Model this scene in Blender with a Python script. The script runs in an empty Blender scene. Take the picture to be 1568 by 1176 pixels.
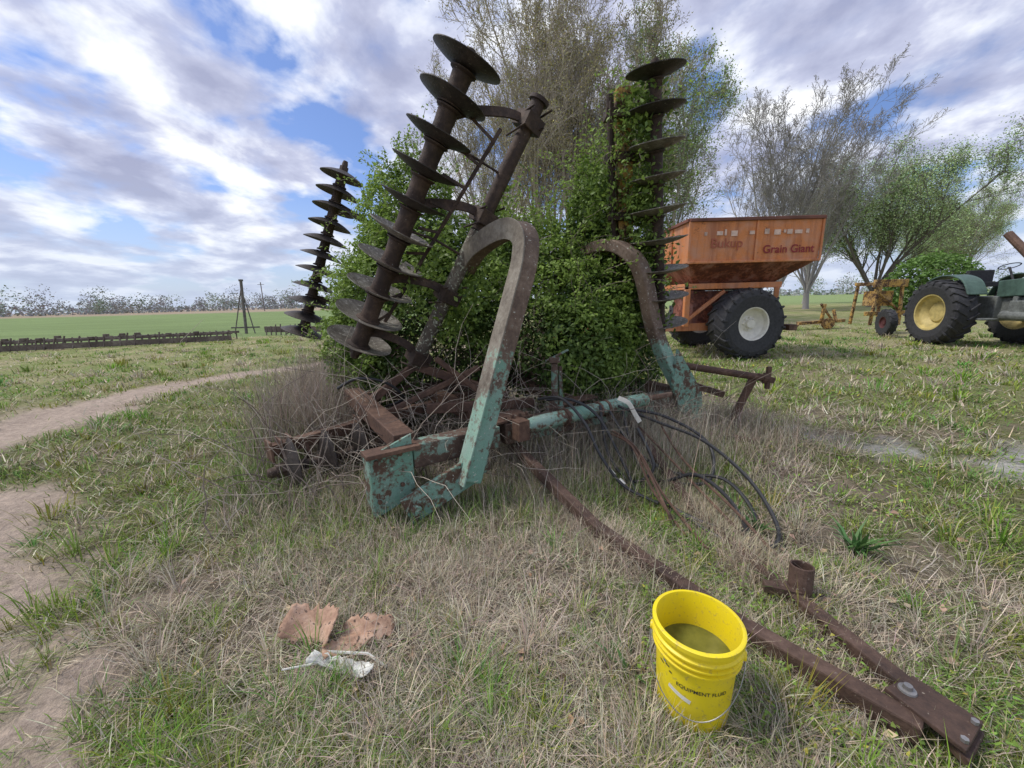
import bpy, math, random
import numpy as np
from mathutils import Matrix, Vector
random.seed(7); rng=np.random.default_rng(7)
sc=bpy.context.scene
COL=sc.collection
# ------------------------------------------------------------------ helpers
def V(*a): return Vector(a)
def empty(name,loc=(0,0,0)):
    o=bpy.data.objects.new(name,None); COL.objects.link(o); o.location=loc; return o
class MB:
    def __init__(s): s.v=[]; s.f=[]
    def add(s,vs,fs):
        b=len(s.v); s.v.extend([tuple(p) for p in vs]); s.f.extend([tuple(i+b for i in f) for f in fs])
    def box(s,c,size,R=None):
        R=R or Matrix.Identity(3); c=Vector(c); x,y,z=[q/2 for q in size]
        vs=[c+R@Vector((i*x,j*y,k*z)) for i in(-1,1) for j in(-1,1) for k in(-1,1)]
        s.add(vs,[(0,1,3,2),(4,6,7,5),(0,4,5,1),(2,3,7,6),(0,2,6,4),(1,5,7,3)])
    def beam(s,p0,p1,w,h,side=None):
        p0=Vector(p0);p1=Vector(p1);t=(p1-p0);L=t.length;t.normalize()
        if side is None: side=t.cross(Vector((0,0,1)))
        side=Vector(side); side=(side-t*side.dot(t))
        if side.length<1e-3: side=Vector((1,0,0))-t*t.x
        side.normalize(); up=side.cross(t)
        R=Matrix((t,side,up)).transposed(); s.box((p0+p1)/2,(L,w,h),R)
    def sweep(s,pts,w,h,side):
        pts=[Vector(p) for p in pts]; n=len(pts); vs=[];fs=[]
        for i,p in enumerate(pts):
            t=(pts[min(i+1,n-1)]-pts[max(i-1,0)]).normalized()
            sd=Vector(side); sd=(sd-t*sd.dot(t)).normalized(); up=sd.cross(t)
            ww=w[i] if hasattr(w,'__len__') else w; hh=h[i] if hasattr(h,'__len__') else h
            for a,b in((-1,-1),(1,-1),(1,1),(-1,1)): vs.append(p+sd*a*ww/2+up*b*hh/2)
        for i in range(n-1):
            for k in range(4):
                fs.append((i*4+k,i*4+(k+1)%4,i*4+4+(k+1)%4,i*4+4+k))
        fs.append((3,2,1,0)); fs.append(tuple(range(n*4-4,n*4)))
        s.add(vs,fs)
    def tube(s,pts,r,n=8,cap=True):
        pts=[Vector(p) for p in pts]; m=len(pts); vs=[];fs=[]
        ref=None
        for i,p in enumerate(pts):
            t=(pts[min(i+1,m-1)]-pts[max(i-1,0)]); 
            if t.length<1e-9: t=Vector((0,0,1))
            t.normalize()
            if ref is None: ref=Vector((1,0,0)) if abs(t.x)<.8 else Vector((0,1,0))
            a=(ref-t*ref.dot(t)); 
            if a.length<1e-4: a=t.orthogonal()
            a.normalize(); ref=a; b=t.cross(a)
            rr=r[i] if hasattr(r,'__len__') else r
            for k in range(n):
                an=2*math.pi*k/n; vs.append(p+a*(rr*math.cos(an))+b*(rr*math.sin(an)))
        for i in range(m-1):
            for k in range(n): fs.append((i*n+k,i*n+(k+1)%n,i*n+n+(k+1)%n,i*n+n+k))
        if cap: fs.append(tuple(reversed(range(n)))); fs.append(tuple(range(m*n-n,m*n)))
        s.add(vs,fs)
    def lathe(s,prof,o,axis,n=32,close=False,wob=0):
        o=Vector(o);t=Vector(axis).normalized();a=t.orthogonal().normalized();b=t.cross(a);vs=[];fs=[];m=len(prof)
        for (r,z) in prof:
            for k in range(n):
                an=2*math.pi*k/n; vs.append(o+t*z+a*(r*math.cos(an))+b*(r*math.sin(an)))
        for i in range(m-1 if not close else m):
            for k in range(n):
                j=(i+1)%m; fs.append((i*n+k,i*n+(k+1)%n,j*n+(k+1)%n,j*n+k))
        s.add(vs,fs)
    def obj(s,name,mat,parent=None,bevel=0,smooth=False,solid=0):
        me=bpy.data.meshes.new(name); me.from_pydata(s.v,[],s.f); me.update()
        import bmesh
        bm=bmesh.new(); bm.from_mesh(me); bmesh.ops.recalc_face_normals(bm,faces=bm.faces); bm.to_mesh(me); bm.free()
        o=bpy.data.objects.new(name,me); COL.objects.link(o); me.materials.append(mat)
        if parent: o.parent=parent
        if bevel:
            m=o.modifiers.new('b','BEVEL'); m.width=bevel; m.segments=2; m.limit_method='ANGLE'; m.angle_limit=.6
        if smooth:
            for p in me.polygons: p.use_smooth=True
            try: me.set_sharp_from_angle(angle=math.radians(38))
            except Exception: pass
        return o
def catmull(pts,k=6):
    pts=[Vector(p) for p in pts]; out=[]; P=[pts[0]]+pts+[pts[-1]]
    for i in range(1,len(P)-2):
        for j in range(k):
            t=j/k; a,b,c,d=P[i-1],P[i],P[i+1],P[i+2]
            out.append(.5*((2*b)+(c-a)*t+(2*a-5*b+4*c-d)*t*t+(3*b-a-3*c+d)*t**3))
    out.append(pts[-1]); return out
def trimesh(name,co,tri,col,mat,parent=None,link=True):
    me=bpy.data.meshes.new(name); n=len(co); m=len(tri)
    me.vertices.add(n); me.vertices.foreach_set('co',np.asarray(co,dtype=np.float32).ravel())
    me.loops.add(3*m); me.loops.foreach_set('vertex_index',np.asarray(tri,dtype=np.int32).ravel())
    me.polygons.add(m); me.polygons.foreach_set('loop_start',np.arange(m,dtype=np.int32)*3)
    me.polygons.foreach_set('loop_total',np.full(m,3,dtype=np.int32))
    me.update(calc_edges=True)
    ca=me.color_attributes.new('Col','FLOAT_COLOR','POINT')
    c4=np.ones((n,4),dtype=np.float32); c4[:,:3]=col; ca.data.foreach_set('color',c4.ravel())
    me.materials.append(mat)
    if not link: return me
    o=bpy.data.objects.new(name,me); COL.objects.link(o)
    if parent: o.parent=parent
    return o
def hsh(ix,iy,s): 
    v=np.sin(ix*127.1+iy*311.7+s*74.7)*43758.5453; return v-np.floor(v)
def vn(x,y,s=0):
    ix=np.floor(x);iy=np.floor(y);fx=x-ix;fy=y-iy;fx=fx*fx*(3-2*fx);fy=fy*fy*(3-2*fy)
    return (hsh(ix,iy,s)*(1-fx)+hsh(ix+1,iy,s)*fx)*(1-fy)+(hsh(ix,iy+1,s)*(1-fx)+hsh(ix+1,iy+1,s)*fx)*fy
def fbm(x,y,s=0,o=4):
    r=0;a=.5;t=0
    for i in range(o): r=r+a*vn(x*2**i+i*17,y*2**i-i*9,s+i); t+=a; a*=.55
    return r/t
def sm(a,b,x): t=np.clip((x-a)/(b-a),0,1); return t*t*(3-2*t)
# ------------------------------------------------------------------ materials
def newmat(name):
    m=bpy.data.materials.new(name); m.use_nodes=True; nt=m.node_tree; return m,nt,nt.nodes['Principled BSDF']
def noise(nt,scale,detail=5,rough=.6,vec=None,dist=0):
    n=nt.nodes.new('ShaderNodeTexNoise'); n.inputs['Scale'].default_value=scale; n.inputs['Detail'].default_value=detail
    n.inputs['Roughness'].default_value=rough; n.inputs['Distortion'].default_value=dist
    if vec: nt.links.new(vec,n.inputs['Vector'])
    return n.outputs['Fac']
def ramp(nt,fac,stops):
    r=nt.nodes.new('ShaderNodeValToRGB'); nt.links.new(fac,r.inputs[0]); e=r.color_ramp.elements
    while len(e)<len(stops): e.new(.5)
    for i,(p,c) in enumerate(stops):
        e[i].position=p; e[i].color=(*c,1) if len(c)==3 else c
    return r.outputs[0]
def mix(nt,f,a,b):
    m=nt.nodes.new('ShaderNodeMixRGB')
    for s,i in((f,0),(a,1),(b,2)):
        if hasattr(s,'links') or hasattr(s,'is_linked'): nt.links.new(s,m.inputs[i])
        elif isinstance(s,(int,float)): m.inputs[i].default_value=s
        else: m.inputs[i].default_value=(*s,1)
    return m.outputs[0]
def math_(nt,op,a,b=None,clamp=False):
    m=nt.nodes.new('ShaderNodeMath'); m.operation=op; m.use_clamp=clamp
    for s,i in((a,0),(b,1)):
        if s is None: continue
        if isinstance(s,(int,float)): m.inputs[i].default_value=s
        else: nt.links.new(s,m.inputs[i])
    return m.outputs[0]
def objc(nt,scale=None):
    t=nt.nodes.new('ShaderNodeTexCoord')
    if scale is None: return t.outputs['Object']
    mp=nt.nodes.new('ShaderNodeMapping'); nt.links.new(t.outputs['Object'],mp.inputs[0]); mp.inputs['Scale'].default_value=scale; return mp.outputs[0]
def bump(nt,bsdf,fac,st=.3,d=.01):
    b=nt.nodes.new('ShaderNodeBump'); b.inputs['Strength'].default_value=st; b.inputs['Distance'].default_value=d
    nt.links.new(fac,b.inputs['Height']); nt.links.new(b.outputs[0],bsdf.inputs['Normal'])
def rustmat(name,dark=(.045,.027,.020),mid=(.115,.063,.042),lite=(.22,.135,.09),paint=None,amount=.5,zfade=None,speck=None,rough=.75,sc_=1,streak=None):
    m,nt,b=newmat(name); oc=objc(nt)
    n1=noise(nt,5*sc_,6,.65,oc); n2=noise(nt,28*sc_,5,.7,oc); n3=noise(nt,90*sc_,3,.6,oc)
    base=ramp(nt,math_(nt,'ADD',math_(nt,'MULTIPLY',n1,.6),math_(nt,'MULTIPLY',n2,.4)),[(.33,dark),(.5,mid),(.68,lite)])
    if paint:
        mask=math_(nt,'ADD',math_(nt,'MULTIPLY',n1,.55),math_(nt,'MULTIPLY',n2,.45))
        if zfade:
            sx=nt.nodes.new('ShaderNodeSeparateXYZ'); nt.links.new(oc,sx.inputs[0])
            z=math_(nt,'MULTIPLY',math_(nt,'SUBTRACT',zfade[0],sx.outputs[2]),zfade[1])
            mask=math_(nt,'ADD',mask,math_(nt,'MAXIMUM',math_(nt,'MINIMUM',z,.07),-.3))
        mk=ramp(nt,mask,[(1-amount-.03,(0,0,0)),(1-amount+.03,(1,1,1))])
        pc=mix(nt,n3,[c*.75 for c in paint],[min(1,c*1.25) for c in paint])
        pc=mix(nt,ramp(nt,noise(nt,3,4,.6,oc),[(.42,(0,0,0)),(.72,(.7,.7,.7))]),pc,[.5*c+.20 for c in paint])
        base=mix(nt,mk,base,pc)
    if streak:
        ns=noise(nt,7,6,.6,objc(nt,(1,1,.12))); base=mix(nt,ramp(nt,ns,[(.47,(0,0,0)),(.70,(.75,.75,.75))]),base,streak)
    if speck:
        base=mix(nt,ramp(nt,noise(nt,40,3,.6,oc),[(speck[1],(0,0,0)),(speck[1]+.04,(1,1,1))]),base,speck[0])
    nt.links.new(base,b.inputs['Base Color']); b.inputs['Roughness'].default_value=rough; b.inputs['Metallic'].default_value=.1
    bump(nt,b,math_(nt,'ADD',n2,n3),.4,.007); return m
def plain(name,c,rough=.6,var=.25,scale=12,metal=0,bs=.15):
    m,nt,b=newmat(name); oc=objc(nt); n=noise(nt,scale,6,.65,oc)
    nt.links.new(ramp(nt,n,[(.3,[x*(1-var) for x in c]),(.7,[min(1,x*(1+var)) for x in c])]),b.inputs['Base Color'])
    b.inputs['Roughness'].default_value=rough; b.inputs['Metallic'].default_value=metal; bump(nt,b,n,bs,.005); return m
def attrmat(name,trans=.3,rough=.6,spec=.3):
    m,nt,b=newmat(name); a=nt.nodes.new('ShaderNodeAttribute'); a.attribute_name='Col'
    nt.links.new(a.outputs['Color'],b.inputs['Base Color']); b.inputs['Roughness'].default_value=rough
    b.inputs['Specular IOR Level'].default_value=spec
    if trans:
        t=nt.nodes.new('ShaderNodeBsdfTranslucent'); nt.links.new(a.outputs['Color'],t.inputs[0])
        mx=nt.nodes.new('ShaderNodeMixShader'); mx.inputs[0].default_value=trans
        nt.links.new(b.outputs[0],mx.inputs[1]); nt.links.new(t.outputs[0],mx.inputs[2])
        nt.links.new(mx.outputs[0],nt.nodes['Material Output'].inputs[0])
    return m
GREEN=(.175,.335,.255)
M_rust=rustmat('rust'); M_rustd=rustmat('rust_dark',(.022,.015,.013),(.055,.035,.026),(.13,.085,.06),speck=((.30,.29,.25),.70))
M_bar=rustmat('rust_drawbar',(.035,.022,.018),(.085,.050,.036),(.16,.10,.075),speck=((.28,.24,.19),.66))
M_arch=rustmat('arch_paint',(.075,.05,.038),(.16,.11,.08),(.28,.21,.16),GREEN,.49,(.98,.30),speck=((.50,.50,.43),.64))
M_archr=rustmat('arch_paint_r',(.075,.05,.038),(.16,.11,.08),(.28,.21,.16),GREEN,.47,(1.05,.35),speck=((.50,.50,.43),.64))
M_green=rustmat('green_paint',(.06,.035,.025),(.14,.085,.055),(.24,.15,.1),GREEN,.51,speck=((.48,.52,.45),.66))
M_beam=rustmat('green_paint_worn',(.05,.032,.024),(.12,.075,.055),(.22,.15,.11),(.15,.27,.205),.47,speck=((.45,.47,.40),.67))
M_yel=rustmat('yellow_rust',(.04,.022,.014),(.12,.06,.03),(.24,.12,.05),(.52,.31,.07),.50)
M_disc=rustmat('disc_metal',(.014,.012,.012),(.04,.032,.028),(.09,.07,.06),rough=.55,speck=((.22,.21,.19),.66))
M_discl=rustmat('disc_metal_worn',(.06,.052,.045),(.16,.14,.12),(.34,.32,.28),rough=.5,speck=((.45,.43,.38),.60))
M_lichen=rustmat('tube_lichen',(.05,.04,.03),(.11,.09,.07),(.25,.24,.19),speck=((.38,.40,.31),.57))
M_orange=rustmat('orange_paint',(.16,.055,.025),(.30,.11,.04),(.40,.17,.07),(.63,.225,.07),.62,sc_=.6,rough=.6,streak=(.34,.11,.045))
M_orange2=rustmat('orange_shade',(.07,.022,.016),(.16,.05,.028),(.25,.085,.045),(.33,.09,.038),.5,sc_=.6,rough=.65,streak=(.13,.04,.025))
M_black=plain('rubber',(.035,.035,.038),.75,.4,20); M_white=plain('rim_white',(.72,.69,.60),.5,.15,8)
M_yrim=plain('rim_yellow',(.50,.40,.15),.6,.3,8); M_tgreen=plain('tractor_green',(.07,.12,.095),.5,.4,5)
M_grey=plain('engine_grey',(.15,.16,.15),.6,.5,9); M_hose=plain('hose',(.025,.025,.027),.5,.2)
M_red=plain('red_text',(.25,.015,.02),.6,.2,6); M_pale=plain('pale_text',(.66,.47,.37),.7,.35,6)
M_leaf=attrmat('leaf',.35,.5,.35); M_grass=attrmat('grass_blades',.15,.7,.15); M_tree=attrmat('tree_mat',0,.85,.1)
# ------------------------------------------------------------------ camera, sun, sky
cam=bpy.data.cameras.new('camera'); co=bpy.data.objects.new('camera',cam); COL.objects.link(co); sc.camera=co
cam.sensor_width=36; cam.lens=36*600/1568; cam.clip_end=6000; cam.clip_start=.05
co.matrix_world=Matrix.Translation((0,0,1.45))@(Matrix.Rotation(math.radians(78),3,'X')@Matrix.Rotation(math.radians(-1.5),3,'Z')).to_4x4()
SE,SA=math.radians(58),math.radians(-82)   # azimuth from +Y, clockwise
sl=bpy.data.lights.new('sun','SUN'); sl.energy=2.7; sl.angle=math.radians(14); sl.color=(1,.95,.87)
so=bpy.data.objects.new('sun',sl); COL.objects.link(so)
sd=Vector((math.sin(SA)*math.cos(SE),math.cos(SA)*math.cos(SE),math.sin(SE)))
so.rotation_euler=sd.to_track_quat('Z','Y').to_euler()
w=bpy.data.worlds.new('World'); sc.world=w; w.use_nodes=True; nt=w.node_tree; bg=nt.nodes['Background']
sk=nt.nodes.new('ShaderNodeTexSky'); sk.sky_type='NISHITA'; sk.sun_disc=False; sk.sun_elevation=SE; sk.sun_rotation=SA
sk.air_density=1.0; sk.dust_density=1.0; sk.ozone_density=2.5
tc=nt.nodes.new('ShaderNodeTexCoord'); sx=nt.nodes.new('ShaderNodeSeparateXYZ'); nt.links.new(tc.outputs['Generated'],sx.inputs[0])
zz=math_(nt,'ADD',math_(nt,'MAXIMUM',sx.outputs[2],0.0),.22)
cx=nt.nodes.new('ShaderNodeCombineXYZ'); nt.links.new(math_(nt,'DIVIDE',sx.outputs[0],zz),cx.inputs[0]); nt.links.new(math_(nt,'DIVIDE',sx.outputs[1],zz),cx.inputs[1])
mp=nt.nodes.new('ShaderNodeMapping'); nt.links.new(cx.outputs[0],mp.inputs[0]); mp.inputs['Location'].default_value=(6.3,2.2,0); mp.inputs['Rotation'].default_value=(0,0,.5); mp.inputs['Scale'].default_value=(1.3,1.1,1)
c1=noise(nt,1.55,7,.52,mp.outputs[0],.15); c2=noise(nt,2.3,6,.55,mp.outputs[0],.15)
cov=ramp(nt,c1,[(.405,(.0,.0,.0)),(.475,(.8,.8,.8)),(.54,(1,1,1))])
ccol=ramp(nt,c2,[(.36,(3.6,3.85,5.5)),(.47,(5.2,5.5,7.2)),(.54,(7.8,8.1,9.2)),(.61,(10.4,10.5,10.8))])
sc1=nt.nodes.new('ShaderNodeVectorMath'); sc1.operation='MULTIPLY'; nt.links.new(sk.outputs[0],sc1.inputs[0]); sc1.inputs[1].default_value=(.92,1.03,1.35)
m1=mix(nt,cov,sc1.outputs[0],ccol)
hz=ramp(nt,sx.outputs[2],[(0,(.85,.85,.85)),(.09,(.45,.45,.45)),(.25,(.04,.04,.04))])
m2=mix(nt,hz,m1,(5.2,6.0,7.5))
nt.links.new(m2,bg.inputs[0]); bg.inputs[1].default_value=.115
sc.view_settings.view_transform='Standard'; sc.view_settings.look='None'; sc.view_settings.exposure=0

# ------------------------------------------------------------------ ground
def segd(x,y,pts):
    d=np.full(x.shape,1e9)
    for (x0,y0),(x1,y1) in zip(pts[:-1],pts[1:]):
        dx,dy=x1-x0,y1-y0; t=np.clip(((x-x0)*dx+(y-y0)*dy)/(dx*dx+dy*dy),0,1)
        d=np.minimum(d,np.hypot(x-x0-t*dx,y-y0-t*dy))
    return d
def zones(x,y):
    n=fbm(x*1.3,y*1.3,3); n2=fbm(x*5,y*5,9)
    d1=segd(x,y,[(-6.6,-2),(-6.5,3),(-6.5,5.2),(-6.7,7.0),(-6.0,8.6),(-4.5,10.5),(-1,13)])
    wid=np.where(y<6,.75,.33)
    dirt=sm(wid+.35,wid-.15,d1+(n-.5)*.7+(n2-.5)*.6)
    s=(x+3.40)*.653+(y-2.71)*.757      # signed side of near track edge
    near=sm(.25,-.2,s+(n-.5)*.5+(n2-.5)*.75)*sm(-2.2,-1.6,s)*sm(3.5,2.9,y+(n-.5))
    dirt=np.maximum(dirt,near)
    gravel=np.zeros_like(x)
    for gx,gy,gr in((3.6,3.4,.42),(4.1,3.0,.5),(4.7,3.2,.5),(3.0,4.0,.25)):
        gravel=np.maximum(gravel,sm(gr*1.2,gr*.3,np.hypot(x-gx,(y-gy)*1.3)+(n2-.5)*.9))
    gravel*=.9
    field=sm(19.5,20.5,y-.15*(x+12)+(n-.5))*sm(3,-2,x)
    green=sm(.42,.60,n*.55+n2*.45+ .11*sm(2.2,3.5,x)+.08*sm(-1.2,-2.5,x)+.04*sm(4,9,y)-.03*sm(1.2,.3,np.abs(x-.3))*sm(3,2,y))
    return n,n2,dirt,gravel,field,green
def gcol(x,y):
    n,n2,dirt,gravel,field,green=zones(x,y)
    L=lambda a,b,t:a[None]*(1-t[:,None])+b[None]*t[:,None]
    A=np.array
    c=L(A([.24,.20,.145]),A([.18,.18,.085]),green)
    far=sm(5,14,np.hypot(x,y))
    cf=L(A([.36,.33,.18]),A([.25,.28,.11]),sm(.35,.6,n))
    c=c*(1-far[:,None])+cf*far[:,None]
    c=c*(.75+.5*n2[:,None])
    c=c*(1-dirt[:,None])+ (A([.46,.37,.30])*(.85+.3*n2[:,None]))*dirt[:,None]
    c=c*(1-gravel[:,None])+ (A([.46,.45,.42])*(.6+.8*n2[:,None]))*gravel[:,None]
    stripe=.85+.3*vn(x*.15+3,y*.9,5)
    fc=A([.20,.27,.11])*stripe[:,None]
    fc=fc*(1-sm(110,150,y)[:,None])+A([.36,.29,.21])*sm(110,150,y)[:,None]
    c=c*(1-field[:,None])+fc*field[:,None]
    fr=(sm(45,60,y)*sm(3,6,x))[:,None]; c=c*(1-fr)+A([.24,.31,.13])*fr
    return c
def gh(x,y):
    r=np.hypot(x,y); return ((fbm(x*.9,y*.9,21)-.5)*.10+(fbm(x*4,y*4,22)-.5)*.055)*sm(60,8,r)-.01
ang=np.concatenate([np.linspace(-math.pi*.5,math.pi*.5,340),np.linspace(math.pi*.5,math.pi*1.5,80)[1:-1]]); NA=len(ang); NR=340
rad=np.concatenate([[.05],np.geomspace(.4,3000,NR-1)])
Rg,Ag=np.meshgrid(rad,ang,indexing='ij'); X=(Rg*np.sin(Ag)).ravel(); Y=(Rg*np.cos(Ag)).ravel()
Z=gh(X,Y)
i=np.arange(NR-1)[:,None]; j=np.arange(NA)[None]; a=(i*NA+j).ravel(); b=(i*NA+(j+1)%NA).ravel(); c=((i+1)*NA+(j+1)%NA).ravel(); d=((i+1)*NA+j).ravel()
tri=np.concatenate([np.stack([a,b,c],1),np.stack([a,c,d],1)]); tri=tri[:,::-1]
cen=len(X); X=np.append(X,0);Y=np.append(Y,0);Z=np.append(Z,Z[0])
tri=np.concatenate([tri,np.stack([np.full(NA,cen),(np.arange(NA)+1)%NA,np.arange(NA)],1)])
m,nt,b=newmat('ground_mat'); at=nt.nodes.new('ShaderNodeAttribute'); at.attribute_name='Col'; oc=objc(nt)
n1=noise(nt,14,6,.7,oc); n2=noise(nt,70,4,.7,oc)
v=ramp(nt,math_(nt,'ADD',math_(nt,'MULTIPLY',n1,.5),math_(nt,'MULTIPLY',n2,.5)),[(.3,(.40,.38,.37)),(.5,(.95,.95,.95)),(.7,(1.5,1.47,1.4))])
mm=nt.nodes.new('ShaderNodeMixRGB'); mm.blend_type='MULTIPLY'; mm.inputs[0].default_value=1; nt.links.new(at.outputs[0],mm.inputs[1]); nt.links.new(v,mm.inputs[2])
nt.links.new(mm.outputs[0],b.inputs['Base Color']); b.inputs['Roughness'].default_value=.95; b.inputs['Specular IOR Level'].default_value=.1
bump(nt,b,math_(nt,'ADD',n1,n2),.7,.035)
g=trimesh('ground',np.stack([X,Y,Z],1),tri,gcol(X,Y),m)
g.data.polygons.foreach_set('use_smooth',np.ones(len(g.data.polygons),dtype=bool))

# ------------------------------------------------------------------ grass
def blades(x,y,z,L,w,az,lean,curl,col):
    n=len(x); s=np.stack([-np.sin(az),np.cos(az),np.zeros(n)],1)
    d0=np.stack([np.cos(az)*np.sin(lean),np.sin(az)*np.sin(lean),np.cos(lean)],1); l1=lean+curl
    d1=np.stack([np.cos(az)*np.sin(l1),np.sin(az)*np.sin(l1),np.cos(l1)],1)
    B=np.stack([x,y,z],1); Mi=B+d0*(L*.5)[:,None]; T=Mi+d1*(L*.5)[:,None]; sw=s*(w*.5)[:,None]
    co=np.stack([B-sw,B+sw,Mi-sw*.75,Mi+sw*.75,T],1).reshape(-1,3)
    o=(np.arange(n)*5)[:,None]; tri=np.concatenate([o+np.array([0,1,3]),o+np.array([0,3,2]),o+np.array([2,3,4])])
    return co,tri,np.repeat(col,5,axis=0)
def samp(n,r0,r1,p,a0=-1.12,a1=1.12):
    u=rng.random(n); e=2-p
    if abs(e)<.02: e=-.02
    r=(r0**e+u*(r1**e-r0**e))**(1/e); a=rng.uniform(a0,a1,n); return r*np.sin(a),r*np.cos(a),r
parts=[]
def vary(c,n,s=.25): 
    return np.clip(c[None]*(1+rng.normal(0,s,(n,1)))*(1+rng.normal(0,.06,(n,3))),.01,.9)
# thatch
N=150000; x,y,r=samp(N,.75,26,2.15); n,n2,dirt,gravel,field,green=zones(x,y)
keep=(rng.random(N)>np.clip(dirt*1.02+gravel*.98,0,.97))&(field<.5)&(rng.random(N)<.25+.75*sm(.35,.55,n2)); x,y,r,green,n2=x[keep],y[keep],r[keep],green[keep],n2[keep]; N=len(x)
sc_=np.clip(r/2.2,1,6)
isg=rng.random(N)<green*.5
col=np.where(isg[:,None],vary(np.array([.19,.27,.07]),N),vary(np.array([.54,.47,.35]),N,.3))
gr=rng.random(N)<.35; col[gr&~isg]*=np.array([.62,.62,.68])
L=rng.uniform(.04,.15,N)*(1+.4*sm(2,6,r)); 
parts.append(blades(x,y,gh(x,y)+rng.uniform(0,.02,N),L,rng.uniform(.0018,.0042,N)*sc_,rng.uniform(0,6.28,N),rng.uniform(.8,1.5,N),rng.uniform(-.3,.6,N),col))
# green blades in tufts, plus dead tussocks
def tufts(T,per,p,gfun,l0,l1,wd,spread,colfun,lean0=.1,lean1=.8):
    tx,ty,tr=samp(T,.8,24,p); n,n2,dirt,gravel,field,green=zones(tx,ty)
    k=(rng.random(T)<gfun(green,n,tx,ty))&(dirt<.5)&(field<.5)&(gravel<.5); tx,ty,tr=tx[k],ty[k],tr[k]; T=len(tx)
    tid=np.repeat(np.arange(T),per); N=T*per
    rad_=np.abs(rng.normal(0,spread,N))*np.clip(tr[tid]/2,1,4); aa=rng.uniform(0,6.28,N)
    x=tx[tid]+rad_*np.cos(aa); y=ty[tid]+rad_*np.sin(aa); r=tr[tid]
    hl=rng.uniform(.45,1.3,T)[tid]; col=colfun(T,tid,N)
    parts.append(blades(x,y,gh(x,y),rng.uniform(l0,l1,N)*hl,rng.uniform(.6,1.2,N)*wd*np.clip(r/2.2,1,6),aa,rng.uniform(lean0,lean1,N),rng.uniform(.1,.9,N),col))
def gc(T,tid,N):
    tc_=np.stack([rng.uniform(.13,.30,T),rng.uniform(.24,.37,T),rng.uniform(.035,.09,T)],1)[tid]
    col=np.clip(tc_*(1+rng.normal(0,.18,(N,1))),.01,.8); yl=rng.random(N)<.15; col[yl]=vary(np.array([.48,.42,.26]),int(yl.sum())); return col
def dc(T,tid,N): return vary(np.array([.52,.45,.34]),N,.28)*rng.uniform(.65,1.1,T)[tid][:,None]
tufts(7600,22,2.0,lambda g,n,x,y:g*.95+.18,.04,.11,.0037,.05,gc)
tufts(900,50,2.0,lambda g,n,x,y:.3+.7*(n<.5),.10,.24,.0032,.045,dc,.2,1.3)
tufts(620,34,1.9,lambda g,n,x,y:.2+.8*g,.10,.22,.0045,.04,gc,.1,.8)
# small broadleaf weeds on the right
N=8000; x,y,r=samp(N,1.2,14,1.9,.35,1.1); kk=fbm(x*1.1,y*1.1,44)>.5; x,y,r=x[kk],y[kk],r[kk]; N=len(x)
col=np.where((rng.random(N)<.08)[:,None],vary(np.array([.45,.42,.08]),N),vary(np.array([.19,.29,.06]),N))
parts.append(blades(x,y,gh(x,y)+rng.uniform(.02,.07,N),rng.uniform(.012,.026,N)*np.clip(r/3,1,3),rng.uniform(.008,.015,N)*np.clip(r/3,1,3),rng.uniform(0,6.28,N),rng.uniform(.6,1.5,N),rng.uniform(0,.5,N),col))
def joinp(parts):
    co=[];tr=[];cl=[];o=0
    for a,b,c in parts: co.append(a);tr.append(b+o);cl.append(c);o+=len(a)
    return np.concatenate(co),np.concatenate(tr),np.concatenate(cl)
trimesh('grass',*joinp(parts),M_grass)

# tall dry weeds around the harrow
def along(pts,n,spread):
    P=np.array(pts); i=rng.integers(0,len(P)-1,n); t=rng.random(n)[:,None]; q=P[i]*(1-t)+P[i+1]*t
    return q[:,0]+rng.normal(0,spread,n),q[:,1]+rng.normal(0,spread,n)
parts=[]
def weeds(pts,n,spread,l0,l1,col,lean=.5,wd=.004):
    x,y=along(pts,n,spread); 
    parts.append(blades(x,y,gh(x,y),rng.uniform(l0,l1,n)*rng.uniform(.5,1,n),rng.uniform(.6,1.3,n)*wd,rng.uniform(0,6.28,n),rng.uniform(0,lean,n),rng.uniform(0,.9,n),vary(np.array(col),n,.3)))
weeds([(-2.0,3.5),(-2.25,4.3),(-2.6,5.4),(-2.2,6.8)],10500,.22,.45,1.35,(.38,.32,.26),.5,.0045)
weeds([(-1.9,4.4),(-1.9,3.7),(-1.6,3.5)],2800,.16,.4,1.0,(.34,.29,.23),.55,.004)
weeds([(-2.1,3.5),(-2.4,4.2),(-2.8,5.4)],2600,.22,.25,.7,(.20,.29,.08),.6,.006)
weeds([(-2.2,3.2),(-2.0,2.9),(-1.7,2.7)],1100,.14,.12,.36,(.18,.28,.07),.7,.006)
weeds([(-2.3,3.3),(-2.0,2.8),(-1.5,2.6),(-1.0,2.5)],1800,.16,.12,.36,(.45,.39,.30),.8,.004)
weeds([(-1.9,3.0),(-1.2,2.7),(-.5,2.7),(.3,2.9),(1.0,3.1),(1.9,3.6)],8000,.2,.08,.34,(.47,.41,.31),.9,.0035)
weeds([(-1.5,2.6),(-.3,2.5),(.8,2.9),(2.1,3.7)],4500,.24,.08,.28,(.19,.28,.07),.7,.005)
weeds([(-.2,3.1),(.6,3.4),(1.6,4.0),(1.2,3.0)],4500,.28,.3,.9,(.42,.37,.29),.6,.003)
weeds([(2.0,4.2),(2.6,4.4),(2.6,3.6),(2.0,3.4)],3000,.25,.1,.55,(.42,.36,.27),.9,.0045)
weeds([(.1,2.8),(.35,2.45),(.55,2.1),(.8,1.7)],4200,.10,.08,.26,(.48,.41,.31),1.1,.003)
weeds([(.8,1.7),(1.0,1.4),(1.28,1.05)],2600,.08,.05,.16,(.50,.43,.31),1.2,.003)
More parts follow.
